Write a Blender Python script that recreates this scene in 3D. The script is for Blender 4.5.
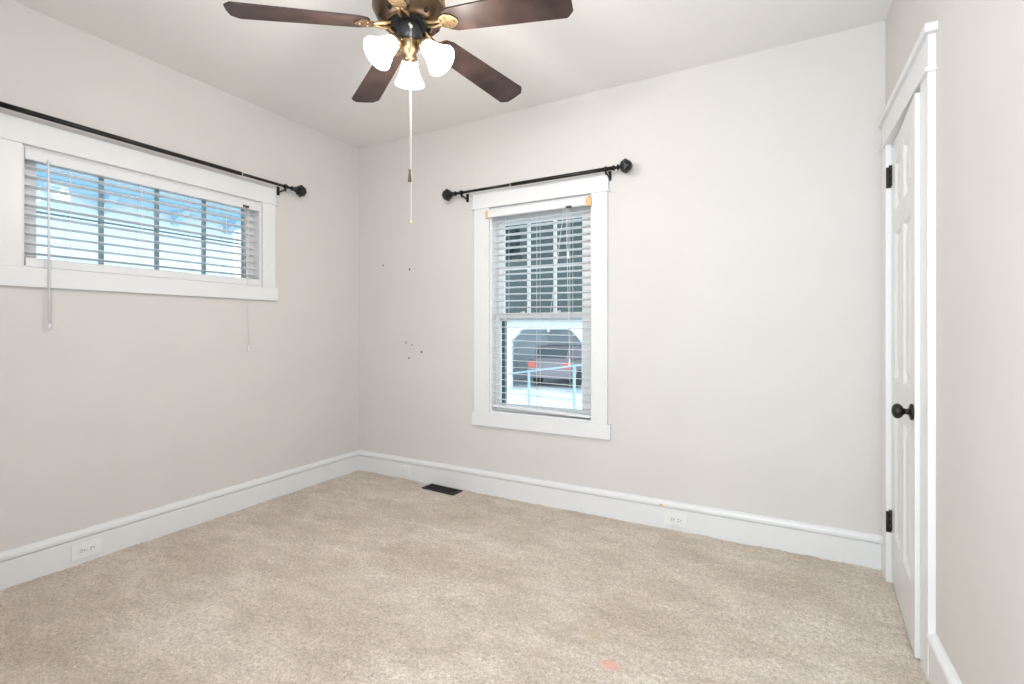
import bpy, bmesh, math, random
import numpy as np
from mathutils import Vector, Matrix

for o in list(bpy.data.objects):
    bpy.data.objects.remove(o)
random.seed(7)
C = bpy.context.scene.collection
S = bpy.context.scene
R = math.radians
PI = math.pi

# ------------------------------------------------------------------ camera, sky, exposure
cam = bpy.data.cameras.new('camera')
cam_o = bpy.data.objects.new('camera', cam)
C.objects.link(cam_o)
cam_o.location = (3.162, -3.043, 1.2)
cam_o.rotation_euler = (R(90), 0, R(28.683))
cam.sensor_width = 36
cam.lens = 488.36 / 1024 * 36
cam.shift_y = -(342 - 329.3) / 1024
cam.clip_start = 0.02
cam.clip_end = 300
S.camera = cam_o

world = bpy.data.worlds.new('sky')
S.world = world
world.use_nodes = True
_wn = world.node_tree.nodes
_wn['Background'].inputs['Color'].default_value = (0.74, 0.90, 1.0, 1)
_wn['Background'].inputs['Strength'].default_value = 2.7

S.view_settings.view_transform = 'Standard'
S.view_settings.look = 'None'
S.view_settings.gamma = 1
S.view_settings.use_curve_mapping = False
S.view_settings.exposure = 0.05

LAMP_W = 9.5          # each of the three fan bulbs
SHADE_GLOW = 8.5      # glowing frosted glass
ROOM_W, ROOM_H, ROOM_Y = 3.629, 2.745, -3.42

# added fill light in an unseen opening cut into the wall behind the camera
FILL_OPENING = (2.30, 3.50, .70, 2.40)
def area(name, loc, rot, size, watts, color):
    l = bpy.data.lights.new(name, 'AREA')
    l.shape = 'RECTANGLE'; l.size, l.size_y = size; l.energy = watts; l.color = color; l.spread = R(175)
    o = bpy.data.objects.new(name, l); C.objects.link(o)
    o.location = loc; o.rotation_euler = rot
    return o
area('added_fill_light', ((FILL_OPENING[0] + FILL_OPENING[1]) / 2, ROOM_Y - .12, (FILL_OPENING[2] + FILL_OPENING[3]) / 2), (R(90), 0, 0), (FILL_OPENING[1] - FILL_OPENING[0], FILL_OPENING[3] - FILL_OPENING[2]), 54.0, (.85, .935, 1.0))

# ------------------------------------------------------------------ materials
def nmat(name, color, rough=.5, metal=0.0, spec=.5, emit=None, estr=0):
    m = bpy.data.materials.new(name); m.use_nodes = True
    b = m.node_tree.nodes['Principled BSDF']
    b.inputs['Base Color'].default_value = (*color, 1)
    b.inputs['Roughness'].default_value = rough
    b.inputs['Metallic'].default_value = metal
    b.inputs['Specular IOR Level'].default_value = spec
    if emit:
        b.inputs['Emission Color'].default_value = (*emit, 1)
        b.inputs['Emission Strength'].default_value = estr
    return m

def add_noise(m, c1, c2, scale=5, detail=4, stretch=(1, 1, 1), bump=0, bscale=None, lo=.35, hi=.65, dist=.002):
    nt = m.node_tree; n = nt.nodes; L = nt.links
    b = n['Principled BSDF']
    tc = n.new('ShaderNodeTexCoord'); mp = n.new('ShaderNodeMapping')
    mp.inputs['Scale'].default_value = stretch
    L.new(tc.outputs['Object'], mp.inputs['Vector'])
    nz = n.new('ShaderNodeTexNoise'); nz.inputs['Scale'].default_value = scale; nz.inputs['Detail'].default_value = detail
    L.new(mp.outputs['Vector'], nz.inputs['Vector'])
    cr = n.new('ShaderNodeValToRGB')
    cr.color_ramp.elements[0].position = lo; cr.color_ramp.elements[1].position = hi
    cr.color_ramp.elements[0].color = (*c1, 1); cr.color_ramp.elements[1].color = (*c2, 1)
    L.new(nz.outputs['Fac'], cr.inputs['Fac']); L.new(cr.outputs['Color'], b.inputs['Base Color'])
    if bump:
        nb = n.new('ShaderNodeTexNoise'); nb.inputs['Scale'].default_value = bscale or scale * 4; nb.inputs['Detail'].default_value = 3
        L.new(mp.outputs['Vector'], nb.inputs['Vector'])
        bp = n.new('ShaderNodeBump'); bp.inputs['Strength'].default_value = bump; bp.inputs['Distance'].default_value = dist
        L.new(nb.outputs['Fac'], bp.inputs['Height']); L.new(bp.outputs['Normal'], b.inputs['Normal'])
    return m

M = {}
WALL = (.676, .640, .616)
M['wall'] = add_noise(nmat('greige_paint', WALL, .62, spec=.35), tuple(c * .985 for c in WALL), tuple(c * 1.01 for c in WALL), 3, 3, bump=.06, bscale=180)
M['ceiling'] = add_noise(nmat('ceiling_paint', (.825, .805, .785), .8, spec=.2), (.815, .795, .775), (.835, .815, .795), 2, 3, bump=.08, bscale=90)
M['trim'] = add_noise(nmat('white_gloss_paint', (.775, .775, .77), .32), (.77, .77, .765), (.785, .785, .78), 4, 2)
M['door'] = add_noise(nmat('white_door_paint', (.775, .77, .76), .38), (.77, .765, .755), (.785, .78, .77), 4, 2)
M['blind'] = add_noise(nmat('white_blind_vinyl', (.76, .765, .77), .4), (.75, .755, .76), (.77, .775, .78), 6, 2)
M['cord'] = nmat('white_cord', (.86, .85, .82), .7)
M['tan'] = nmat('tan_plastic', (.72, .46, .23), .6)
M['black_metal'] = add_noise(nmat('oiled_bronze', (.018, .016, .014), .38, .5), (.012, .011, .010), (.03, .027, .023), 12, 3)
M['joint'] = nmat('worn_steel', (.55, .53, .50), .4, .6)
M['vent'] = nmat('dark_brown_steel', (.016, .013, .011), .45, .3)
M['void'] = nmat('black_void', (.003, .003, .003), .9)
M['hole'] = nmat('drywall_hole', (.14, .11, .09), .9)
M['outlet'] = nmat('white_outlet_plastic', (.82, .82, .80), .35)
M['slot'] = nmat('outlet_slot', (.10, .09, .08), .6)
M['housing'] = add_noise(nmat('rubbed_bronze', (.10, .065, .04), .33, .8), (.07, .045, .03), (.17, .11, .065), 14, 4)
M['brass'] = add_noise(nmat('antique_brass', (.34, .23, .125), .36, .85), (.22, .145, .075), (.42, .295, .165), 22, 4)
M['pewter'] = nmat('dark_pewter', (.055, .055, .062), .4, .55)
M['blade'] = add_noise(nmat('walnut_blade', (.045, .027, .023), .45, spec=.35), (.030, .018, .015), (.064, .039, .032), 9, 5, stretch=(1, 1, 1))
M['chain'] = nmat('pull_chain', (.62, .50, .34), .4, .4)
M['shade'] = nmat('frosted_lamp_glass', (.9, .88, .84), .4, emit=(1.0, .93, .86), estr=SHADE_GLOW)
M['bulb'] = nmat('lit_bulb', (1, 1, 1), .3, emit=(1.0, .86, .68), estr=30)

def glass_mat():
    m = bpy.data.materials.new('window_glass'); m.use_nodes = True
    nt = m.node_tree; n = nt.nodes; n.clear()
    out = n.new('ShaderNodeOutputMaterial'); mx = n.new('ShaderNodeMixShader')
    fr = n.new('ShaderNodeFresnel'); fr.inputs['IOR'].default_value = 1.35
    tr = n.new('ShaderNodeBsdfTransparent'); tr.inputs['Color'].default_value = (.94, .97, .98, 1)
    gl = n.new('ShaderNodeBsdfGlossy'); gl.inputs['Roughness'].default_value = .02
    nt.links.new(fr.outputs[0], mx.inputs[0]); nt.links.new(tr.outputs[0], mx.inputs[1]); nt.links.new(gl.outputs[0], mx.inputs[2])
    nt.links.new(mx.outputs[0], out.inputs[0])
    return m
M['glass'] = glass_mat()

def carpet_mat():
    m = nmat('beige_carpet', (.5, .42, .35), .95, spec=.1)
    nt = m.node_tree; n = nt.nodes; L = nt.links; b = n['Principled BSDF']
    b.inputs['Sheen Weight'].default_value = .25
    b.inputs['Sheen Roughness'].default_value = .6
    tc = n.new('ShaderNodeTexCoord')
    def noise(scale, detail, rough=.6, st=(1, 1, 1), rot=0):
        mp = n.new('ShaderNodeMapping'); mp.inputs['Scale'].default_value = st; mp.inputs['Rotation'].default_value = (0, 0, rot)
        L.new(tc.outputs['Object'], mp.inputs['Vector'])
        z = n.new('ShaderNodeTexNoise'); z.inputs['Scale'].default_value = scale; z.inputs['Detail'].default_value = detail; z.inputs['Roughness'].default_value = rough
        L.new(mp.outputs['Vector'], z.inputs['Vector']); return z
    def ramp(src, a, ca, bb, cb):
        r = n.new('ShaderNodeValToRGB'); r.color_ramp.elements[0].position = a; r.color_ramp.elements[1].position = bb
        r.color_ramp.elements[0].color = (*ca, 1); r.color_ramp.elements[1].color = (*cb, 1)
        L.new(src, r.inputs['Fac']); return r
    def mix(kind, fac, a, bcol):
        x = n.new('ShaderNodeMix'); x.data_type = 'RGBA'; x.blend_type = kind
        if isinstance(fac, (int, float)): x.inputs['Factor'].default_value = fac
        else: L.new(fac, x.inputs['Factor'])
        L.new(a, x.inputs[6])
        if isinstance(bcol, tuple): x.inputs[7].default_value = (*bcol, 1)
        else: L.new(bcol, x.inputs[7])
        return x.outputs[2]
    big = ramp(noise(1.5, 5, .65, (1, 1.7, 1), .5).outputs['Fac'], .34, (.585, .495, .405), .66, (.775, .69, .605))
    tread = ramp(noise(6, 5, .7, (1, 2.2, 1), -.6).outputs['Fac'], .33, (.86, .845, .82), .67, (1.08, 1.07, 1.06))
    tuft = ramp(noise(70, 4, .75).outputs['Fac'], .30, (.55, .53, .50), .62, (1.12, 1.12, 1.12))
    fine = ramp(noise(210, 2, .7).outputs['Fac'], .32, (.60, .59, .57), .62, (1.14, 1.14, 1.14))
    col = mix('MULTIPLY', 1.0, big.outputs['Color'], tread.outputs['Color'])
    col = mix('MULTIPLY', .8, col, tuft.outputs['Color'])
    col = mix('MULTIPLY', .8, col, fine.outputs['Color'])
    def stain(cx, cy, r, color, strength, sx=1.0):
        global_col = None
        mp = n.new('ShaderNodeMapping'); mp.inputs['Location'].default_value = (-cx * sx, -cy, 0); mp.inputs['Scale'].default_value = (sx, 1, 0)
        L.new(tc.outputs['Object'], mp.inputs['Vector'])
        z = noise(22, 3, .6)
        ln = n.new('ShaderNodeVectorMath'); ln.operation = 'LENGTH'; L.new(mp.outputs['Vector'], ln.inputs[0])
        ad = n.new('ShaderNodeMath'); ad.operation = 'MULTIPLY_ADD'; ad.inputs[1].default_value = r * 1.4; L.new(z.outputs['Fac'], ad.inputs[0]); L.new(ln.outputs['Value'], ad.inputs[2])
        rp = n.new('ShaderNodeValToRGB'); rp.color_ramp.elements[0].position = r * 1.0; rp.color_ramp.elements[1].position = r * 1.9
        rp.color_ramp.elements[0].color = (strength,) * 3 + (1,); rp.color_ramp.elements[1].color = (0, 0, 0, 1)
        L.new(ad.outputs[0], rp.inputs['Fac'])
        return rp.outputs['Color']
    col = mix('MIX', stain(2.635, -1.345, .030, None, .75, .75), col, (.78, .36, .29))
    col = mix('MIX', stain(2.52, -1.20, .05, None, .45), col, (.50, .39, .25))
    col = mix('MIX', stain(2.38, -1.42, .05, None, .4), col, (.52, .40, .27))
    col = mix('MIX', stain(1.55, -.95, .09, None, .28), col, (.46, .37, .27))
    L.new(col, b.inputs['Base Color'])
    bp = n.new('ShaderNodeBump'); bp.inputs['Strength'].default_value = .55; bp.inputs['Distance'].default_value = .008
    nb = noise(160, 3, .7); L.new(nb.outputs['Fac'], bp.inputs['Height']); L.new(bp.outputs['Normal'], b.inputs['Normal'])
    return m
M['carpet'] = carpet_mat()

# outdoor materials
M['snow'] = add_noise(nmat('pale_concrete', (.75, .77, .8), .9), (.55, .62, .68), (.88, .89, .9), .9, 5)
M['siding'] = nmat('white_siding', (.80, .84, .88), .7)
M['garage_white'] = nmat('garage_white_paint', (.85, .87, .88), .7)
M['soffit'] = nmat('blue_grey_trim', (.40, .56, .68), .7)
M['gutter_blue'] = nmat('blue_gutter', (.22, .36, .46), .6)
M['grille'] = nmat('backlit_grille', (.26, .34, .38), .5)  # backlit shade on the left window's bars is put into this colour
M['roof'] = add_noise(nmat('slate_shingle', (.042, .054, .055), .9), (.032, .043, .043), (.058, .074, .075), 8, 4, stretch=(1, 4, 4))
M['darkroom'] = nmat('garage_inside', (.85, .88, .9), .9)
M['car'] = nmat('mauve_grey_car_paint', (.30, .25, .26), .6)
M['tail'] = nmat('red_tail_lamp', (.75, .16, .12), .35)
M['car_glass'] = nmat('car_window', (.12, .14, .15), .2)
M['tyre'] = nmat('tyre_rubber', (.06, .06, .06), .9)
M['rail'] = nmat('pale_rail_paint', (.42, .58, .68), .6)
M['leaf'] = add_noise(nmat('evergreen', (.05, .085, .075), .9), (.03, .055, .05), (.085, .125, .11), 6, 4)
M['leaf_blue'] = add_noise(nmat('shrub_leaf', (.25, .42, .46), .9), (.18, .33, .38), (.36, .52, .55), 8, 4)
M['slate_siding'] = add_noise(nmat('slate_siding', (.042, .053, .053), .9), (.034, .045, .044), (.052, .066, .068), .8, 4)
M['bark'] = nmat('bark', (.10, .08, .07), .9)
M['dark_strip'] = nmat('dark_green_strip', (.075, .10, .095), .7)

# ------------------------------------------------------------------ mesh helpers
class B:
    """collects shapes into one bmesh"""
    def __init__(s, f=None):
        s.bm = bmesh.new(); s.f = f or (lambda p: Vector(p))
    def box(s, lo, hi, bevel=0):
        (x0, y0, z0), (x1, y1, z1) = lo, hi
        x0, x1 = sorted((x0, x1)); y0, y1 = sorted((y0, y1)); z0, z1 = sorted((z0, z1))
        co = [(x, y, z) for z in (z0, z1) for y in (y0, y1) for x in (x0, x1)]
        t = bmesh.new()
        v = [t.verts.new(c) for c in co]
        for q in ((0, 2, 3, 1), (4, 5, 7, 6), (0, 1, 5, 4), (2, 6, 7, 3), (0, 4, 6, 2), (1, 3, 7, 5)):
            t.faces.new([v[i] for i in q])
        if bevel:
            bmesh.ops.bevel(t, geom=t.edges[:], offset=bevel, segments=2, profile=.7, affect='EDGES')
        s.merge(t); return s
    def merge(s, t, mtx=None):
        mp = {}
        for v in t.verts:
            mp[v] = s.bm.verts.new(s.f(mtx @ v.co if mtx else v.co))
        for f in t.faces:
            try: 
                nf = s.bm.faces.new([mp[v] for v in f.verts]); nf.smooth = f.smooth
            except ValueError: pass
        t.free()
    def prism(s, poly, axis, a, b):
        """poly: 2D points in the two other axes (cyclic order), extruded along axis from a to b"""
        t = bmesh.new()
        def P(u, v, w):
            return {0: (w, u, v), 1: (u, w, v), 2: (u, v, w)}[axis]
        v0 = [t.verts.new(P(u, v, a)) for u, v in poly]; v1 = [t.verts.new(P(u, v, b)) for u, v in poly]
        n = len(poly)
        t.faces.new(v0[::-1]); t.faces.new(v1)
        for i in range(n):
            t.faces.new((v0[i], v0[(i + 1) % n], v1[(i + 1) % n], v1[i]))
        s.merge(t); return s
    def tube(s, pts, r, seg=12, smooth=True, cap=True):
        pts = [Vector(p) for p in pts]; n = len(pts)
        rs = r if isinstance(r, (list, tuple)) else [r] * n
        t = bmesh.new(); rings = []
        up = None
        for i, p in enumerate(pts):
            d = (pts[min(i + 1, n - 1)] - pts[max(i - 1, 0)]).normalized()
            if up is None:
                up = Vector((0, 0, 1)) if abs(d.z) < .9 else Vector((1, 0, 0))
            a = d.cross(up).normalized(); b_ = a.cross(d).normalized(); up = b_
            rings.append([t.verts.new(p + (a * math.cos(2 * PI * k / seg) + b_ * math.sin(2 * PI * k / seg)) * rs[i]) for k in range(seg)])
        for i in range(n - 1):
            for k in range(seg):
                f = t.faces.new((rings[i][k], rings[i][(k + 1) % seg], rings[i + 1][(k + 1) % seg], rings[i + 1][k])); f.smooth = smooth
        if cap:
            t.faces.new(rings[0][::-1]); t.faces.new(rings[-1])
        s.merge(t); return s
    def lathe(s, prof, origin=(0, 0, 0), axis=(0, 0, 1), seg=32, smooth=True, close=False, ribs=None):
        """prof: (radius, height) list, revolved about axis through origin"""
        ax = Vector(axis).normalized()
        q = Vector((0, 0, 1)).rotation_difference(ax).to_matrix().to_4x4()
        mt = Matrix.Translation(Vector(origin)) @ q
        t = bmesh.new(); rings = []
        for r, h in prof:
            if r < 1e-6:
                rings.append([t.verts.new((0, 0, h))])
            else:
                rings.append([t.verts.new((r * math.cos(2 * PI * k / seg), r * math.sin(2 * PI * k / seg), h)) for k in range(seg)])
        pairs = list(zip(rings, rings[1:]))
        if close: pairs.append((rings[-1], rings[0]))
        for A, D in pairs:
            for k in range(seg):
                k2 = (k + 1) % seg
                if len(A) == 1 and len(D) == 1: continue
                if len(A) == 1: f = t.faces.new((A[0], D[k2], D[k]))
                elif len(D) == 1: f = t.faces.new((A[k], A[k2], D[0]))
                else: f = t.faces.new((A[k], A[k2], D[k2], D[k]))
                f.smooth = smooth
        s.merge(t, mt); return s

def wl(m):
    if m.parent: return wl(m.parent) + Vector(m.location)
    return Vector(m.location)

def obj(name, b, mat, parent=None, loc=None, label=None, fix=True):
    bm = b.bm
    if fix: bmesh.ops.recalc_face_normals(bm, faces=bm.faces[:])
    off = wl(parent) if parent else Vector((0, 0, 0))
    o_loc = Vector((0, 0, 0))
    if loc is not None:
        o_loc = Vector(loc) - off
    for v in bm.verts: v.co -= off + o_loc
    me = bpy.data.meshes.new(name); bm.to_mesh(me); bm.free()
    me.materials.append(mat if not isinstance(mat, str) else M[mat])
    o = bpy.data.objects.new(name, me); C.objects.link(o)
    o.location = o_loc
    if parent: o.parent = parent
    if label: o['label'] = label
    return o

def thing(name, label, cat, loc, group=None):
    o = bpy.data.objects.new(name, None); C.objects.link(o)
    o.empty_display_size = .05
    o.location = loc; o['label'] = label; o['category'] = cat
    if group: o['group'] = group
    return o

def tag(o, label, cat, group=None, kind=None):
    o['label'] = label; o['category'] = cat
    if group: o['group'] = group
    if kind: o['kind'] = kind
    return o

def struct(o, label=None, cat=None):
    o['kind'] = 'structure'
    if label: o['label'] = label
    if cat: o['category'] = cat
    return o

# wall frames: (u along the wall, d out into the room, z)
f_back = lambda p: Vector((p[0], -p[1], p[2]))
f_left = lambda p: Vector((p[1], p[0], p[2]))
f_right = lambda p: Vector((ROOM_W - p[1], p[0], p[2]))

TH = .15
def wall_with_hole(f, u0, u1, z0, z1, holes):
    b = B(f)
    us = sorted({u0, u1, *[h[0] for h in holes], *[h[1] for h in holes]})
    zs = sorted({z0, z1, *[h[2] for h in holes], *[h[3] for h in holes]})
    bm = b.bm; cache = {}
    def V(u, d, z):
        k = (round(u, 5), d, round(z, 5))
        if k not in cache: cache[k] = bm.verts.new(f((u, d, z)))
        return cache[k]
    def solid(i, j):
        if i < 0 or j < 0 or i >= len(us) - 1 or j >= len(zs) - 1: return False
        u = (us[i] + us[i + 1]) / 2; z = (zs[j] + zs[j + 1]) / 2
        return not any(h[0] < u < h[1] and h[2] < z < h[3] for h in holes)
    for i in range(len(us) - 1):
        for j in range(len(zs) - 1):
            if not solid(i, j): continue
            a, c, e, g = us[i], us[i + 1], zs[j], zs[j + 1]
            for d in (0, -TH):
                bm.faces.new((V(a, d, e), V(c, d, e), V(c, d, g), V(a, d, g)))
            for (di, dj, p, q) in ((-1, 0, (a, e), (a, g)), (1, 0, (c, e), (c, g)), (0, -1, (a, e), (c, e)), (0, 1, (a, g), (c, g))):
                if not solid(i + di, j + dj):
                    bm.faces.new((V(p[0], 0, p[1]), V(q[0], 0, q[1]), V(q[0], -TH, q[1]), V(p[0], -TH, p[1])))
    return b

# ------------------------------------------------------------------ room shell
# left window opening (u = y) and back window opening (u = x)
LW = (-2.127, -.901, 1.492, 2.082)
BW = (1.317, 2.095, .592, 2.082)
DR = (-.797, -.150, -.02, 2.072)

def carpet():
    nx, ny = 330, 310
    x0, x1, y0, y1 = -.0, ROOM_W + .12, ROOM_Y, 0
    xs = np.linspace(x0, x1, nx); ys = np.linspace(y0, y1, ny)
    X, Y = np.meshgrid(xs, ys)
    rng = np.random.default_rng(3)
    Z = rng.normal(0, .0016, X.shape)
    low = rng.normal(0, 1, (ny // 8 + 2, nx // 8 + 2))
    li = np.kron(low, np.ones((8, 8)))[:ny, :nx]
    for _ in range(4):
        li = (li + np.roll(li, 2, 0) + np.roll(li, -2, 0) + np.roll(li, 2, 1) + np.roll(li, -2, 1)) / 5
    Z += li * .0025
    X = X + rng.normal(0, .0025, X.shape); Y = Y + rng.normal(0, .0025, Y.shape)
    X = np.clip(X, 0, x1); Y = np.clip(Y, y0, 0)
    co = np.stack([X, Y, Z], -1).reshape(-1, 3)
    idx = np.arange(nx * ny).reshape(ny, nx)
    q = np.stack([idx[:-1, :-1], idx[:-1, 1:], idx[1:, 1:], idx[1:, :-1]], -1).reshape(-1, 4)
    me = bpy.data.meshes.new('floor')
    me.vertices.add(len(co)); me.vertices.foreach_set('co', co.ravel())
    me.loops.add(q.size); me.loops.foreach_set('vertex_index', q.ravel())
    me.polygons.add(len(q)); me.polygons.foreach_set('loop_start', np.arange(0, q.size, 4)); me.polygons.foreach_set('loop_total', np.full(len(q), 4))
    me.update(); me.validate()
    me.polygons.foreach_set('use_smooth', np.ones(len(q), bool))
    me.materials.append(M['carpet'])
    o = bpy.data.objects.new('floor', me); C.objects.link(o)
    return o
struct(carpet(), 'beige cut pile carpet with worn paths and a pink stain', 'floor')
struct(obj('ceiling', B().box((-TH, ROOM_Y - TH, ROOM_H), (ROOM_W + TH, TH, ROOM_H + .1)), 'ceiling'), 'plain warm white ceiling above the fan', 'ceiling')
struct(obj('wall_left', wall_with_hole(f_left, ROOM_Y, 0, -.05, ROOM_H, [LW]), 'wall'), 'greige painted wall with the wide short window', 'wall')
wb = struct(obj('wall_back', wall_with_hole(f_back, -TH, ROOM_W + TH, -.05, ROOM_H, [BW]), 'wall'), 'greige painted wall with the tall narrow window', 'wall')
struct(obj('wall_right', wall_with_hole(f_right, ROOM_Y, 0, -.05, ROOM_H, [DR]), 'wall'), 'greige painted wall with the white door', 'wall')
f_front = lambda p: Vector((p[0], ROOM_Y + p[1], p[2]))
struct(obj('wall_front', wall_with_hole(f_front, -TH, ROOM_W + TH, -.05, ROOM_H, [FILL_OPENING]), 'wall'), 'greige painted wall behind the viewer', 'wall')
# closet behind the door so that the gap stays dark
struct(obj('wall_closet', B().box((ROOM_W + TH + .5, -1.2, -.05), (ROOM_W + TH + .52, .1, ROOM_H)).box((ROOM_W + TH, -1.2, -.05), (ROOM_W + TH + .5, -1.18, ROOM_H)).box((ROOM_W + TH, .08, -.05), (ROOM_W + TH + .5, .1, ROOM_H)).box((ROOM_W + TH, -1.18, ROOM_H - .02), (ROOM_W + TH + .5, .08, ROOM_H)).box((ROOM_W + .12, -1.18, -.05), (ROOM_W + TH + .5, .08, -.02)), 'wall'))

# nail holes and scuffs in the back wall
for (x, z, r) in ((.276, 1.730, .006), (.560, 1.680, .007), (.523, 1.094, .006), (.585, 1.074, .005), (.682, 1.021, .007), (.555, .970, .006)):
    b = B().lathe([(0, 0), (r * .7, .0004), (r, .0012), (r * 1.25, .0012), (r * 1.3, 0)], (x, 0, z), (0, -1, 0), 10)
    obj('nail_hole', b, 'hole', wb)

def baseboard(name, f, u0, u1, parent=None):
    """lower board, shadow groove and rounded cap"""
    prof = [(0, -.03), (.020, -.03), (.020, .1265), (.015, .1275), (.015, .1305), (.0235, .1315), (.0255, .136), (.0255, .150), (.0225, .157), (.0155, .1635), (.008, .168), (0, .168)]
    b = B(f).prism(prof, 0, u0, u1)
    return struct(obj(name, b, 'trim'))
baseboard('baseboard_left', f_left, ROOM_Y, 0)
baseboard('baseboard_back', f_back, 0, ROOM_W)
baseboard('baseboard_right', f_right, ROOM_Y, -.898)
baseboard('baseboard_corner', f_right, -.048, 0)

# ------------------------------------------------------------------ windows
def window(name, f, o, cas_l, cas_r, head_l, head_r, ap_l, ap_r, ap_z, label):
    u0, u1, z0, z1 = o
    t = .022
    root = obj(name, B(f).box((head_l, 0, 2.092), (head_r, t, 2.196), .003), 'trim')      # head casing
    struct(root, label, 'window')
    obj('head_fillet', B(f).box((head_l - .008, 0, 2.080), (head_r + .008, t + .010, 2.0925), .004), 'trim', root)
    obj('side_casing', B(f).box((cas_l, 0, z0), (u0, t, 2.081), .003), 'trim', root)
    obj('side_casing', B(f).box((u1, 0, z0), (cas_r, t, 2.081), .003), 'trim', root)
    obj('apron', B(f).box((ap_l, 0, ap_z), (ap_r, t + .003, z0), .003), 'trim', root)
    j = B(f)
    j.box((u0, -TH, z0), (u0 + .012, 0, z1)); j.box((u1 - .012, -TH, z0), (u1, 0, z1))
    j.box((u0 + .012, -TH, z1 - .012), (u1 - .012, 0, z1)); j.box((u0 + .012, -TH, z0), (u1 - .012, 0, z0 + .014))
    obj('jamb', j, 'trim', root)
    return root

def sash(f, root, u0, u1, z0, z1, g, d0, d1, nv, nh, mat='trim', hb=.008):
    """outer frame u0..z1, glass rect g, vertical / horizontal bars"""
    a, c, e, h = g
    s = B(f)
    s.box((u0, d0, z0), (a, d1, z1)); s.box((c, d0, z0), (u1, d1, z1))
    s.box((a, d0, z0), (c, d1, e)); s.box((a, d0, h), (c, d1, z1))
    so = obj('sash', s, 'trim', root)
    dm = (d0 + d1) / 2
    if nv or nh:
        m = B(f)
        for k in range(nv):
            u = a + (c - a) * (k + 1) / (nv + 1); m.box((u - .009, dm - .012, e), (u + .009, dm + .012, h))
        us = [a + (c - a) * k / (nv + 1) for k in range(nv + 2)]
        for k in range(nh):
            z = e + (h - e) * (k + 1) / (nh + 1)
            for i in range(nv + 1):
                m.box((us[i] + (.009 if i else 0), dm - .010, z - hb), (us[i + 1] - (.009 if i < nv else 0), dm + .010, z + hb))
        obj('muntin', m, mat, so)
    obj('pane', B(f).box((a, dm - .002, e), (c, dm + .002, h)), 'glass', so)
    return so

w1 = window('window_1', f_left, LW, -2.232, -.803, -2.236, -.800, -2.247, -.785, 1.403, 'wide short white trimmed window high on the left wall')
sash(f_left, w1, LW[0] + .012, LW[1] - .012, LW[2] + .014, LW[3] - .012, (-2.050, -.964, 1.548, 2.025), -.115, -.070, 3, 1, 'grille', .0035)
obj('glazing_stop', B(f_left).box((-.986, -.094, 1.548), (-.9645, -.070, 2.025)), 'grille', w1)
w2 = window('window_2', f_back, BW, 1.190, 2.200, 1.178, 2.207, 1.173, 2.219, .497, 'tall narrow double hung white window on the back wall')
up = sash(f_back, w2, BW[0] + .012, BW[1] - .012, 1.262, BW[3] - .012, (1.364, 1.985, 1.320, 1.970), -.135, -.105, 2, 1)
lo = sash(f_back, w2, BW[0] + .012, BW[1] - .012, BW[2] + .014, 1.310, (1.356, 1.999, .656, 1.279), -.100, -.066, 0, 0)
for u in (1.52, 1.80):
    obj('sash_lock', B(f_back).box((u - .03, -.098, 1.310), (u + .03, -.072, 1.320), .003).tube([(u, -.085, 1.318), (u + .035, -.078, 1.326)], .006, 8), 'trim', lo)
obj('outer_strip', B(f_back).box((1.330, -.149, .62), (1.372, -.137, 1.30), .002), 'dark_strip', w2, label='dark green strip outside the lower sash')  # narrow dark strip at the left, behind the lower sash

# ------------------------------------------------------------------ blinds
def blind(f, fl, u0, u1, ztop, zbot, pitch, label, ladders, tilt, skew=0.0, val=(0, 0, 0)):
    mid = (u0 + u1) / 2
    root = thing('window_blind', label, 'blind', f((mid, -.03, zbot)), 'white slatted blinds')
    dc = -.032
    hr = B(f).box((u0 + .004, -.060, ztop - .045), (u1 - .004, -.010, ztop - .004), .002)
    obj('headrail', hr, 'blind', root)
    v0 = val[0]
    va = B(f).prism([(v0 - .008, ztop - .056), (v0 + .004, ztop - .056), (v0 + .006, ztop - .050), (v0 + .004, ztop - .012), (v0 + .006, ztop - .004), (v0 + .002, ztop), (v0 - .008, ztop)], 0, u0 - val[1], u1 + val[2])
    vo = obj('valance', va, 'blind', root)
    s = B(f); zs = []
    z = ztop - .085
    while z > zbot + .045:
        zs.append(z); z -= pitch
    for i, z in enumerate(zs):
        k = 1 - i / (len(zs)); sl = skew * (i / len(zs))
        pts = []
        hw = .025
        for q in range(5):
            tt = -1 + q / 2
            pts.append((dc + tt * hw * math.cos(tilt), z + tt * hw * math.sin(tilt) + .0010 * (1 - tt * tt)))
        poly = pts + [(p[0], p[1] - .0024) for p in pts[::-1]]
        t = B(lambda p, sl=sl: f((p[0], p[1], p[2] + sl * (mid - p[0]) / (u1 - u0) * 2)))
        t.prism(poly, 0, u0 + .006, u1 - .006)
        tb = t.bm; s2 = bmesh.new()
        mp = {}
        for v in tb.verts: mp[v] = s.bm.verts.new(v.co)
        for fc in tb.faces: s.bm.faces.new([mp[v] for v in fc.verts])
        tb.free(); s2.free()
    obj('slats', s, 'blind', root)
    fsk = lambda p: f((p[0], p[1], p[2] + skew * (mid - p[0]) / (u1 - u0) * 2))
    br = B(fsk).box((u0 + .003, dc - .027, zbot), (u1 - .003, dc + .027, zbot + .018), .003)
    obj('bottom_rail', br, 'blind', root)
    for u in ladders:
        c = B(f)
        c.tube([(u, dc + .027, ztop - .06), (u, dc + .027, zbot + .016)], .0013, 6)
        c.tube([(u, dc - .027, ztop - .05), (u, dc - .027, zbot + .016)], .0013, 6)
        for z in zs: c.tube([(u, dc + .027, z - .004), (u, dc - .027, z - .004)], .0008, 4)
        obj('ladder_cord', c, 'cord', root)
    return root

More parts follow.
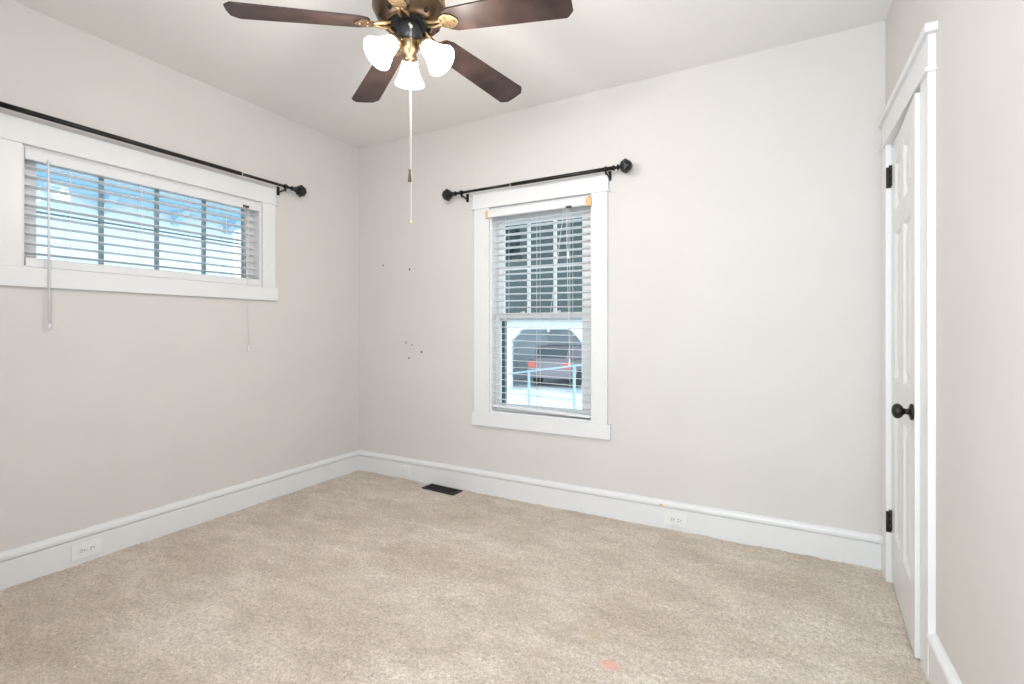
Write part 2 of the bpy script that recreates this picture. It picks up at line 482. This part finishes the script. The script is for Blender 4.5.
def cord(f, root, u, d, z0, z1, u2=None, tass=.042):
    c = B(f).tube([(u, d, z0), (u2 if u2 is not None else u, d + .002, z1 + tass * .8)], .0016, 6)
    co = obj('lift_cord', c, 'cord', root)
    uu = u2 if u2 is not None else u
    t = B(f).lathe([(0, tass), (.004, tass * .98), (.0055, tass * .6), (.0085, tass * .12), (.0085, 0.002), (0, 0)], (uu, d + .002, z1), (0, 0, 1), 12)
    obj('tassel', t, 'cord', co)

b1 = blind(f_left, None, LW[0] + .014, LW[1] - .014, 2.072, 1.515, .0463, 'wide white slatted blind in the short left wall window', (-1.94, -1.62, -1.36, -1.14, -.985), R(6))
# the deep bottom rail faces the room
obj('bottom_rail_face', B(f_left).prism([(-.058, 1.508), (-.002, 1.500), (.004, 1.503), (.004, 1.540), (-.002, 1.546), (-.058, 1.548)], 0, LW[0] + .016, LW[1] - .016), 'blind', b1)
wd = B(f_left).tube([(-2.034, .014, 2.03), (-2.034, .022, 1.99), (-2.034, .030, 1.215)], [.003, .0055, .0055], 8).lathe([(0, 0), (.007, .004), (.0065, .03), (0, .034)], (-2.034, .030, 1.195), (0, 0, 1), 10)
obj('tilt_wand', wd, 'blind', b1)
cord(f_left, b1, -1.025, .012, 2.03, 1.050, -1.0)
cord(f_left, b1, -1.005, .010, 2.03, 1.500, -1.0, .03)
obj('cord_lock', B(f_left).box((-1.035, .004, 2.020), (-.995, .012, 2.036), .002), 'pewter', b1)

b2 = blind(f_back, None, BW[0] + .014, BW[1] - .014, 2.062, .627, .0478, 'tall white slatted blind in the narrow back wall window', (1.44, 1.69, 1.935), R(5), skew=.010, val=(.031, .022, -.004))
for (a, c) in ((BW[0] - .020, BW[0] + .001), (BW[1] - .036, BW[1] + .003)):
    obj('end_bracket', B(f_back).box((a, .022, 2.000), (c, .0395, 2.055), .002), 'tan', b2, label='tan end bracket')
cord(f_back, b2, 1.938, .040, 2.02, 1.665, 1.942, .05)
cord(f_back, b2, 1.915, .040, 2.02, 1.180, 1.80, .04)
cord(f_back, b2, 1.925, .040, 2.02, .955, 1.952, .05)
obj('cord_lock', B(f_back).box((1.925, .034, 2.000), (1.965, .044, 2.014), .002), 'pewter', b2)

# ------------------------------------------------------------------ curtain rods
def curtain_rod(f, ua, ub, uj, thick_low, z, d, label):
    """rod from ua to ub, telescopes at uj; thick_low: the thick tube is on the low-u side"""
    root = thing('curtain_rod', label, 'curtain rod', f(((ua + ub) / 2, 0, z)), 'dark telescoping curtain rods')
    ra, rb = (.0125, .0095) if thick_low else (.0095, .0125)
    obj('thick_tube' if thick_low else 'thin_tube', B(f).tube([(ua, d, z), (uj, d, z)], ra, 16), 'black_metal', root)
    obj('thin_tube' if thick_low else 'thick_tube', B(f).tube([(uj, d, z), (ub, d, z)], rb, 16), 'black_metal', root)
    obj('tube_end', B(f).tube([(uj - .003, d, z), (uj + .003, d, z)], .0130, 16), 'joint', root, label='worn bright rim where the tubes meet')
    for s, u in ((-1, ua), (1, ub)):
        fin = B(f)
        fin.lathe([(0, 0), (.013, 0), (.017, .004), (.017, .010), (.010, .014), (.009, .026), (.018, .030), (.019, .036), (.010, .040), (.010, .046), (.014, .048)], (u, d, z), (s, 0, 0), 20)
        # faceted gem end
        g = [(.013, .046), (.033, .056), (.046, .080), (.032, .108), (.012, .120), (0, .120)]
        ax = Vector((s, 0, 0)); t = bmesh.new(); rings = []
        for i, (r, h) in enumerate(g):
            c0 = Vector((u, d, z)) + ax * h
            if r == 0: rings.append([t.verts.new(c0)]); continue
            rings.append([t.verts.new(c0 + Vector((0, r * math.cos(2 * PI * (k + (i % 2) * .5) / 6 + .3), r * math.sin(2 * PI * (k + (i % 2) * .5) / 6 + .3)))) for k in range(6)])
        t.faces.new(rings[0][::-1])
        for i in range(len(rings) - 1):
            A, D = rings[i], rings[i + 1]
            for k in range(6):
                if len(D) == 1: t.faces.new((A[k], A[(k + 1) % 6], D[0])); continue
                if i % 2 == 0: t.faces.new((A[k], A[(k + 1) % 6], D[k])); t.faces.new((A[(k + 1) % 6], D[(k + 1) % 6], D[k]))
                else: t.faces.new((A[k], A[(k + 1) % 6], D[(k + 1) % 6])); t.faces.new((A[k], D[(k + 1) % 6], D[k]))
        fin.merge(t)
        obj('finial', fin, 'black_metal', root)
        ubk = u - s * .045
        br = B(f)
        br.box((ubk - .011, 0, z - .050), (ubk + .011, .004, z + .012), .0015)
        br.tube([(ubk, .003, z - .030), (ubk, d * .5, z - .026), (ubk, d - .004, z - .020)], .0055, 8)
        br.lathe([(.0135, -.007), (.017, -.007), (.017, .007), (.0135, .007)], (ubk, d, z), (1, 0, 0), 16, close=True)
        br.tube([(ubk, d, z - .0165), (ubk, d, z - .034)], .005, 8)
        obj('bracket', br, 'black_metal', root)
curtain_rod(f_left, -2.290, -.725, -1.095, True, 2.214, .085, 'long dark curtain rod mounted over the wide left wall window')
curtain_rod(f_back, 1.075, 2.256, 1.535, False, 2.200, .085, 'short dark curtain rod mounted over the tall back wall window')

# ------------------------------------------------------------------ door, casing
x_w = ROOM_W
tr = obj('trim_1', B(f_right).box((-.900, 0, 2.092), (-.045, .022, 2.206), .002), 'trim')
struct(tr, 'white flat casing around the panel door', 'door trim')
obj('cap_moulding', B(f_right).box((-.925, 0, 2.2055), (-.030, .035, 2.234), .003), 'trim', tr)
obj('head_fillet', B(f_right).box((-.910, 0, 2.078), (-.036, .031, 2.0925), .004), 'trim', tr)
obj('side_casing', B(f_right).box((-.898, 0, -.03), (-.797, .022, 2.079), .002), 'trim', tr)
obj('side_casing', B(f_right).box((-.149, 0, -.03), (-.048, .022, 2.079), .002), 'trim', tr)
jb = B(f_right)
jb.box((-.797, -TH, -.03), (-.793, 0, 2.072)); jb.box((-.154, -TH, -.03), (-.150, 0, 2.072)); jb.box((-.793, -TH, 2.064), (-.154, 0, 2.072))
obj('door_jamb', jb, 'trim', tr)

def door():
    wid, hgt, th = .632, 2.046, .035
    ang = R(-3.4)
    hinge = Vector((x_w + .002, -.157, .010))
    # local: u 0..wid from hinge towards latch, d 0 = room face, -th = closet face
    root = bpy.data.objects.new('door_1', None); C.objects.link(root)
    struct(root, 'white six panel closet door standing slightly ajar', 'door'); root.location = hinge
    ca, sa = math.cos(ang), math.sin(ang)
    def f(p):
        u, d, z = p
        # along the wall towards the camera is -y; swinging into the room is -x
        return hinge + Vector((-d * ca + u * sa, -u * ca - d * sa, z))
    cols = ((.095, .280), (.352, .537)); rows = ((.235, .800), (.965, 1.630), (1.730, 1.950))
    sl = B(f)
    us = sorted({0, wid, *[v for c in cols for v in c]}); zs = sorted({0, hgt, *[v for r in rows for v in r]})
    for i in range(len(us) - 1):
        for j in range(len(zs) - 1):
            um, zm = (us[i] + us[i + 1]) / 2, (zs[j] + zs[j + 1]) / 2
            pan = any(c[0] < um < c[1] for c in cols) and any(r[0] < zm < r[1] for r in rows)
            if not pan: sl.box((us[i], -th, zs[j]), (us[i + 1], 0, zs[j + 1]))
    bmesh.ops.remove_doubles(sl.bm, verts=sl.bm.verts[:], dist=1e-5)
    # drop the inner partition faces shared by neighbouring boxes
    seen = {}
    for fc in sl.bm.faces:
        seen.setdefault(tuple(sorted(v.index for v in fc.verts)), []).append(fc)
    obj('slab', sl, 'door', root)
    for c in cols:
        for r in rows:
            t = bmesh.new()
            m1, m2, m3 = .014, .030, .052
            def ring(k, d): return [t.verts.new((c[0] + k, d, r[0] + k)), t.verts.new((c[1] - k, d, r[0] + k)), t.verts.new((c[1] - k, d, r[1] - k)), t.verts.new((c[0] + k, d, r[1] - k))]
            rg = [ring(0, 0), ring(m1, -.011), ring(m2, -.012), ring(m3, -.003)]
            bk = ring(0, -th)
            for A, D in zip(rg, rg[1:]):
                for k in range(4): t.faces.new((A[k], A[(k + 1) % 4], D[(k + 1) % 4], D[k]))
            t.faces.new(rg[-1]); t.faces.new(bk)
            for k in range(4): t.faces.new((rg[0][k], rg[0][(k + 1) % 4], bk[(k + 1) % 4], bk[k]))
            p = B(f); p.merge(t)
            obj('raised_panel', p, 'door', root)
    # knob
    ku, kz = wid - .041, .884
    kn = B(f)
    o_ = f((ku, 0, kz)); ax = (f((ku, 1, kz)) - o_)
    k2 = B()
    k2.lathe([(0, 0), (.029, 0), (.031, .003), (.029, .008), (.022, .011), (.012, .013), (.0105, .021), (.012, .027), (.020, .031), (.0265, .038), (.0285, .046), (.026, .054), (.018, .060), (.008, .063), (0, .0635)], o_, ax, 28)
    obj('knob', k2, 'black_metal', root, label='black round knob on a round rose')
    for z in (.286, 1.918):
        hg = B()
        for d0 in range(3):
            z0 = z - .048 + d0 * .0325
            hg.tube([f((-.004, .007, z0)), f((-.004, .007, z0 + .031))], .0065, 12)
        hb = B().box((x_w - .0215, -.1535, z - .048), (x_w - .001, -.1492, z + .050))
        hg.merge(hb.bm)
        obj('hinge', hg, 'black_metal', root, label='black door hinge')
door()

# ------------------------------------------------------------------ outlets, register, small wall bits
def outlet(f, u0, u1, z0, z1, label, blank=False):
    um, zm = (u0 + u1) / 2, (z0 + z1) / 2
    d = .0202
    root = thing('wall_outlet', label, 'outlet', f((um, d, zm)), 'baseboard outlets')
    obj('cover_plate', B(f).box((u0, d, z0), (u1, d + .005, z1), .002), 'outlet', root)
    for s in (-1, 1):
        c = um + s * .0195
        fc = obj('receptacle', B(f).box((c - .0165, d + .0045, zm - .0145), (c + .0165, d + .0068, zm + .0145), .002), 'outlet' if not blank else 'trim', root)
        if not blank:
            sl = B(f)
            sl.box((c - .007, d + .0066, zm + .004), (c + .003, d + .0073, zm + .0065)); sl.box((c - .007, d + .0066, zm - .0065), (c + .003, d + .0073, zm - .004))
            sl.lathe([(0, 0), (.003, 0), (.003, .0008), (0, .0008)], (c + .010, d + .0066, zm), (0, 1, 0), 10)
            obj('slot', sl, 'slot', fc)
    obj('screw', B(f).lathe([(.003, 0), (.0025, .0012), (0, .0014)], (um, d + .005, zm), (0, 1, 0), 10), 'trim', root)
outlet(f_left, -1.947, -1.822, .024, .104, 'white sideways outlet in the baseboard below the wide short window')
outlet(f_back, 2.553, 2.688, .027, .105, 'white sideways outlet in the back baseboard, right of the tall window')
outlet(f_back, .476, .584, .032, .112, 'white painted-over outlet in the back baseboard near the corner and vent', True)

def register():
    cx, cy = .955, -.096
    root = thing('floor_vent', 'dark brown metal floor register set in the carpet by the back wall', 'vent', (cx, cy, .004))
    rot = Matrix.Rotation(R(-3.2), 4, 'Z')
    f = lambda p: Vector((cx, cy, .003)) + rot @ Vector(p)
    w, h = .152, .056
    fr = B(f)
    for a, b_ in (((-w, -h, 0), (w, -h + .014, .007)), ((-w, h - .014, 0), (w, h, .007)), ((-w, -h + .014, 0), (-w + .016, h - .014, .007)), ((w - .016, -h + .014, 0), (w, h - .014, .007))):
        fr.box(a, b_, .0015)
    obj('frame', fr, 'vent', root)
    lv = B(f)
    n = 22
    for k in range(n):
        x = -w + .020 + (2 * w - .040) * k / (n - 1)
        lv.box((x - .0022, -h + .014, .0012), (x + .0022, h - .014, .0058))
    lv.box((-w + .016, -.003, .001), (w - .016, .003, .0062))
    obj('grille', lv, 'vent', root)
    obj('duct', B(f).box((-w + .012, -h + .012, -.0005), (w - .012, h - .012, .0008)), 'void', root)
register()
tag(obj('cable_clip', B(f_left).box((-.850, .0, .170), (-.838, .012, .184), .002).tube([(-.844, .006, .184), (-.842, .010, .196)], .0025, 8), 'trim', loc=f_left((-.844, 0, .17))), 'tiny white cable clip on the left wall just above the baseboard', 'clip')
ch = obj('paint_chip', B(f_back).box((2.528, .0250, .134), (2.546, .0262, .146), .0004), 'tan', bpy.data.objects['baseboard_back'], label='tan chip in the white paint')

# ------------------------------------------------------------------ ceiling fan
FX, FY, FZ = 1.808, -1.458, 2.468      # FZ: blade plane at the hub; the blades sag a little
def fan():
    root = thing('ceiling_fan', 'bronze ceiling fan with five dark walnut blades and three lit glass shades', 'ceiling fan', (FX, FY, ROOM_H))
    at = lambda a, r, z: Vector((FX + r * math.cos(a), FY + r * math.sin(a), z))
    O = (FX, FY, 0)
    obj('canopy', B().lathe([(0, ROOM_H), (.070, ROOM_H), (.072, ROOM_H - .012), (.055, ROOM_H - .045), (.026, ROOM_H - .060), (.018, ROOM_H - .062), (.018, 2.655), (0, 2.655)], O, seg=40), 'housing', root)
    mh = obj('motor_housing', B().lathe([(0, 2.660), (.045, 2.660), (.075, 2.650), (.105, 2.634), (.132, 2.612), (.144, 2.585), (.148, 2.555), (.150, 2.535), (.145, 2.518), (.138, 2.500), (.126, 2.482), (.112, 2.470), (.098, 2.464), (.088, 2.465), (.084, 2.472), (.082, 2.500), (0, 2.500)], O, seg=56), 'housing', root)
    obj('brass_ring', B().lathe([(.1485, 2.541), (.1525, 2.538), (.1525, 2.530), (.147, 2.526), (.142, 2.530)], O, seg=56, close=True), 'brass', mh)
    for k in range(10):                                   # cooling holes in the bowl
        a = 2 * PI * (k + .5) / 10
        p = at(a, .1205, 2.4765); nrm = Vector((math.cos(a) * .60, math.sin(a) * .60, -.80)).normalized()
        obj('cooling_slot', B().lathe([(.0055, -.001), (.0095, -.001), (.0095, .0012), (.0055, .0012)], p, nrm, 14, close=True).lathe([(0, .0003), (.006, .0003), (.006, -.001), (0, -.001)], p, nrm, 14), 'void', mh)
    obj('flywheel', B().lathe([(0, 2.498), (.074, 2.498), (.078, 2.492), (.078, 2.474), (.072, 2.470), (0, 2.470)], O, seg=40), 'void', root)
    sw = obj('switch_housing', B().lathe([(0, 2.472), (.044, 2.472), (.049, 2.465), (.0515, 2.455), (.0515, 2.418), (.0485, 2.406), (.044, 2.400), (0, 2.400)], O, seg=40), 'pewter', root)
    ft = obj('light_fitter', B().lathe([(0, 2.402), (.038, 2.402), (.040, 2.394), (.038, 2.380), (.034, 2.366), (.024, 2.352), (.012, 2.344), (.010, 2.332), (.006, 2.326), (0, 2.324)], O, seg=36), 'brass', root)
    # blades
    for k, a in enumerate((R(9.2), R(78.8), R(151.0), R(223.6), R(296.0))):
        ca, sa = math.cos(a), math.sin(a); tilt = R(-12)
        def f(p):
            r, s, z = p
            s2, z2 = s * math.cos(tilt) - z * math.sin(tilt), s * math.sin(tilt) + z * math.cos(tilt)
            return Vector((FX + r * ca - s2 * sa, FY + r * sa + s2 * ca, FZ + z2 - .07 * r))
        out = [(.158, -.026), (.168, -.044), (.200, -.056), (.40, -.064), (.654, -.0735), (.662, -.069), (.684, -.046), (.687, 0), (.684, .046), (.662, .069), (.654, .0735), (.40, .064), (.200, .056), (.168, .044), (.158, .026)]
        bl = B(f).prism(out, 2, -.0035, .0035)
        bo = obj('blade', bl, 'blade', root)
        ir = B(f)
        # blade iron: leaf-shaped plate under the blade and a curved arm to the flywheel
        leaf = [(.138, -.012), (.150, -.026), (.172, -.036), (.198, -.030), (.216, -.014), (.222, 0), (.216, .014), (.198, .030), (.172, .036), (.150, .026), (.138, .012)]
        ir.prism(leaf, 2, -.0085, -.0034)
        for sx, sy in ((.170, .020), (.170, -.020), (.202, 0)):
            ir.lathe([(.006, 0), (.005, -.003), (0, -.004)], (sx, sy, -.0085), (0, 0, 1), 10)
        io = obj('blade_iron', ir, 'brass', bo)
        g = lambda r, s, z: Vector((FX + r * ca - s * sa, FY + r * sa + s * ca, z))
        am = B()
        for s in (-.011, .011):
            am.tube([g(.068, s * 1.2, 2.480), g(.082, s * 1.5, 2.460), g(.112, s * 1.4, 2.453), f((.138, s * .8, -.006)), f((.152, s, -.006))], [.006, .007, .0075, .0075, .006], 10)
        obj('iron_arm', am, 'brass', bo)
    # three glass shades
    aim = R(130.6)
    for k in range(3):
        a = aim + k * 2 * PI / 3
        neck = at(a, .066, 2.380); rim = at(a, .143, 2.300)
        ax = (rim - neck).normalized()
        arm = B().tube([at(a, .022, 2.385), at(a, .042, 2.398), at(a, .056, 2.393), neck - ax * .004], [.009, .009, .009, .010], 12)
        ao = obj('lamp_arm', arm, 'brass', root)
        obj('socket_cup', B().lathe([(0, -.014), (.018, -.014), (.027, -.006), (.031, .004), (.032, .018), (.029, .018), (.026, .004), (0, -.002)], neck, ax, 28), 'brass', ao)
        prof = [(.0285, .006), (.0300, .016), (.0335, .032), (.0375, .048), (.0425, .066), (.0485, .082), (.0555, .097), (.0620, .110), (.0660, .117)]
        th = [(r - .003, h - .0005) for r, h in prof][::-1]
        obj('lamp_shade', B().lathe(prof + th, neck, ax, 40, close=True), 'shade', ao, label='glowing frosted glass bell shade')
        bc = neck + ax * .062
        obj('bulb', B().lathe([(0, -.045), (.012, -.043), (.013, -.028), (.020, -.012), (.0225, .004), (.018, .018), (.009, .025), (0, .0265)], bc, ax, 20), 'bulb', ao)
        l = bpy.data.lights.new('bulb_light', 'POINT'); l.energy = LAMP_W; l.color = (1.0, .92, .85); l.shadow_soft_size = .045
        lo_ = bpy.data.objects.new('bulb_light', l); C.objects.link(lo_); lo_.parent = root
        lo_.location = neck + ax * .150 - Vector(root.location)
    # pull chains
    dcam = R(130.6 + 180)
    def chain(p, z1, r):
        b = B()
        b.tube([p, (p.x, p.y, z1)], r * .6, 6)
        n = int((p.z - z1) / .012)
        for i in range(n):
            z = p.z - i * .012
            b.lathe([(0, -r), (r * .8, -r * .6), (r, 0), (r * .8, r * .6), (0, r)], (p.x, p.y, z), (0, 0, 1), 6)
        return b
    p1 = at(dcam, .0585, 2.440)
    c1 = obj('pull_chain', chain(p1, 1.850, .0016).lathe([(0, 0), (.006, 0), (.005, .008), (0, .009)], at(dcam, .0535, 2.440), (p1 - at(dcam, .0535, 2.440)), 12), 'chain', root)
    obj('chain_fob', B().lathe([(0, .052), (.005, .051), (.006, .044), (.0035, .040), (.0045, .030), (.007, .010), (.0078, .004), (.0075, 0), (0, 0)], (p1.x, p1.y, 1.800), (0, 0, 1), 14), 'housing', c1, label='dark bronze pull fob')
    p2 = at(dcam + R(5), .0590, 2.432)
    c2 = obj('pull_chain', chain(p2, 1.640, .0017).lathe([(0, 0), (.006, 0), (.005, .008), (0, .009)], at(dcam + R(5), .0535, 2.432), (p2 - at(dcam + R(5), .0535, 2.432)), 12), 'cord', root, label='pale light pull chain, the longer one')
    obj('chain_end', B().lathe([(0, .014), (.003, .013), (.0045, .006), (.004, .001), (0, 0)], (p2.x, p2.y, 1.628), (0, 0, 1), 12), 'chain', c2)
    return root
fan()

# ------------------------------------------------------------------ outdoors
GZ = -.90
gr = struct(obj('ground', B().box((-40, -30, GZ - .1), (-TH - .02, 60, GZ)).box((-TH - .02, TH + .02, GZ - .1), (30, 60, GZ)), 'snow'), 'pale driveway and yard outside', 'ground')

def garage():
    gy = 12.2; x0, x1 = -6.6, -1.3; ox0, ox1, oz = -5.22, -2.55, 1.20; back = gy + 6
    root = thing('garage', 'white detached garage with an open door seen through the tall window', 'garage', ((x0 + x1) / 2, gy, GZ))
    top = 1.56; t = .15
    w = B()
    w.box((x0, gy, GZ), (ox0, gy + t, top)); w.box((ox1, gy, GZ), (x1, gy + t, top)); w.box((ox0, gy, oz), (ox1, gy + t, top))
    c = .42                                              # clipped upper corners of the opening
    w.prism([(ox0, oz), (ox0 + c, oz), (ox0, oz - c)], 1, gy, gy + t); w.prism([(ox1, oz), (ox1 - c, oz), (ox1, oz - c)], 1, gy, gy + t)
    obj('front_wall', w, 'garage_white', root)
    i = B()
    i.box((x0, gy + t, GZ), (x0 + t, back, top)); i.box((x0 + t, back - t, GZ), (x1, back, top)); i.box((x0 + t, gy + t, top - .05), (x1, back - t, top))
    i.box((x1 - t, gy + 2.8, GZ), (x1, gy + 2.95, top - .05))                     # unseen right side left open to brighten the inside, on one post
    obj('inner_wall', i, 'darkroom', root)
    r = B()
    mid = (gy + back) / 2
    r.prism([(gy - .35, top), (gy - .35, top + .08), (mid, top + 2.6), (back + .35, top + .08), (back + .35, top), (mid, top + 2.5)], 0, x0 - .3, x1 + .3)
    obj('roof', r, 'roof', root)
    g = B().prism([(mid, top + 2.5), (gy, top + .10), (gy, top), (back, top), (back, top + .10)], 0, x0, x0 + t)
    obj('gable', g, 'garage_white', root)
    obj('fascia', B().box((x0 - .3, gy - .40, top - .02), (x1 + .3, gy - .34, top + .10)), 'garage_white', root)
    # car inside
    cx, cy = -4.05, gy + .7
    car = thing('car', 'mauve-grey car with red tail lamps parked inside the white garage', 'car', (cx, cy + 1.5, GZ))
    body = B().prism([(cy, GZ + .35), (cy - .04, GZ + .55), (cy, GZ + .95), (cy + .08, GZ + 1.0), (cy + 3.3, GZ + .95), (cy + 4.0, GZ + .75), (cy + 4.0, GZ + .35)], 0, cx - .85, cx + .85)
    obj('body', body, 'car', car)
    obj('cabin', B().prism([(cy + .08, GZ + .99), (cy + .40, GZ + 1.48), (cy + 1.9, GZ + 1.48), (cy + 2.7, GZ + .97)], 0, cx - .72, cx + .72), 'car', car)
    obj('rear_window', B().prism([(cy + .125, GZ + 1.06), (cy + .115, GZ + 1.06), (cy + .345, GZ + 1.42), (cy + .355, GZ + 1.42)], 0, cx - .60, cx + .60), 'car_glass', car)
    for s in (-1, 1):
        obj('tail_lamp', B().box((cx + s * .84, cy - .045, GZ + .72), (cx + s * .52, cy + .05, GZ + .92), .02), 'tail', car)
        for yy in (cy + .75, cy + 3.2):
            obj('wheel', B().lathe([(0, -.1), (.24, -.1), (.31, -.08), (.32, 0), (.31, .08), (.24, .1), (0, .1)], (cx + s * .78, yy, GZ + .32), (1, 0, 0), 24), 'tyre', car)
garage()

def neighbour():
    xw = -3.5; y0, y1 = -7.0, 1.05
    root = thing('neighbour_house', 'pale blue-white sided house seen through the wide short window', 'house', (xw - 2, -3, GZ))
    w = B()
    z = GZ
    while z < 2.62:
        w.prism([(xw, z), (xw + .018, z), (xw, z + .15)], 1, y0, y1); z += .15
    w.box((xw - 4, y0, GZ), (xw, y1, 2.66))
    obj('wall', w, 'siding', root)
    obj('soffit', B().box((xw - 4.3, y0 - .3, 2.66), (xw + .42, y1 + .28, 2.72)), 'soffit', root)
    obj('gutter', B().box((xw + .42, y0 - .3, 2.66), (xw + .52, y1 + .28, 2.80)), 'gutter_blue', root)
    obj('roof', B().prism([(xw + .50, 2.72), (xw + .50, 2.80), (xw - 1.9, 4.3), (xw - 4.4, 2.8), (xw - 4.4, 2.72)], 1, y0 - .3, y1 + .28), 'roof', root)
    for yy in (-1.2, -.45, .30, .96):
        obj('bracket', B().prism([(xw + .018, 2.66), (xw + .34, 2.66), (xw + .018, 2.50)], 1, yy - .04, yy + .04), 'soffit', root)
neighbour()

def tree(name, x, y, h, r, mat, label, group, seed, n=900, base=.15, leaf=.22):
    rnd = random.Random(seed)
    root = thing(name, label, 'tree' if 'tree' in name else 'shrub', (x, y, GZ), group)
    obj('trunk', B().tube([(x, y, GZ), (x + .05, y, GZ + h * .5), (x, y, GZ + h * .95)], [r * .10, r * .06, r * .02], 8), 'bark', root)
    b = B()
    for _ in range(n):
        t = rnd.random() ** .8
        zz = GZ + h * (base + (1 - base) * t)
        rr = r * math.sin(PI * min(1, .12 + .88 * (1 - t) ** .8) * .5) * math.sqrt(rnd.uniform(.2, 1))
        a = rnd.uniform(0, 2 * PI)
        p = Vector((x + rr * math.cos(a), y + rr * math.sin(a), zz))
        ax = Vector((rnd.gauss(0, 1), rnd.gauss(0, 1), rnd.gauss(0, 1))).normalized()
        u = ax.orthogonal().normalized(); v = ax.cross(u)
        s = leaf * rnd.uniform(.6, 1.3)
        vs = [b.bm.verts.new(p + u * s), b.bm.verts.new(p + v * s * .6), b.bm.verts.new(p - u * s), b.bm.verts.new(p - v * s * .6)]
        b.bm.faces.new(vs)
    obj('foliage', b, mat, root, fix=False)
def back_house():
    x0, x1, y0, y1, e = -16.0, 5.0, 21.0, 25.0, 4.3
    root = thing('house', 'dark slate sided house with a steep roof behind the garage', 'house', ((x0 + x1) / 2, y0, GZ))
    w = B().box((x0, y0, GZ), (x1, y1, e)); z = GZ
    while z < e - .2:
        w.prism([(y0, z), (y0 - .03, z), (y0, z + .2)], 0, x0, x1); z += .2
    obj('wall', w, 'slate_siding', root)
    obj('roof', B().prism([(y0 - .5, e), (y0 - .5, e + .15), ((y0 + y1) / 2, e + 3.4), (y1 + .5, e + .15), (y1 + .5, e)], 0, x0 - .4, x1 + .4), 'roof', root)
    obj('gutter', B().box((x0 - .4, y0 - .62, e), (x1 + .4, y0 - .5, e + .13)), 'roof', root)
    obj('chimney', B().box((-6.0, 22.3, e + 2.4), (-5.1, 23.2, e + 4.6), .03), 'roof', root)
back_house()
tree('evergreen_tree', -9.2, 19.5, 8.2, .72, 'leaf', 'dark narrow evergreen tree rising behind the white garage roof', None, 21, 1700, .05, .26)
tree('garden_shrub', -3.6, 1.75, 3.15, .42, 'leaf_blue', 'blue-green shrub growing at the corner of the neighbouring house', None, 5, 420, .3, .09)

def handrail():
    # unpainted steps rail a little way outside the tall window
    y = 1.9
    root = thing('handrail', 'pale metal handrail on two posts outside the tall window', 'handrail', (1.0, y, GZ))
    A, D = Vector((.28, y, .665)), Vector((1.62, y, .865))
    obj('top_rail', B().tube([A, D], .010, 10), 'rail', root)
    for x in (.676, 1.225):
        zz = A.z + (D.z - A.z) * (x - A.x) / (D.x - A.x)
        obj('post', B().tube([(x, y, GZ), (x, y, zz)], .015, 10), 'rail', root)
handrail()
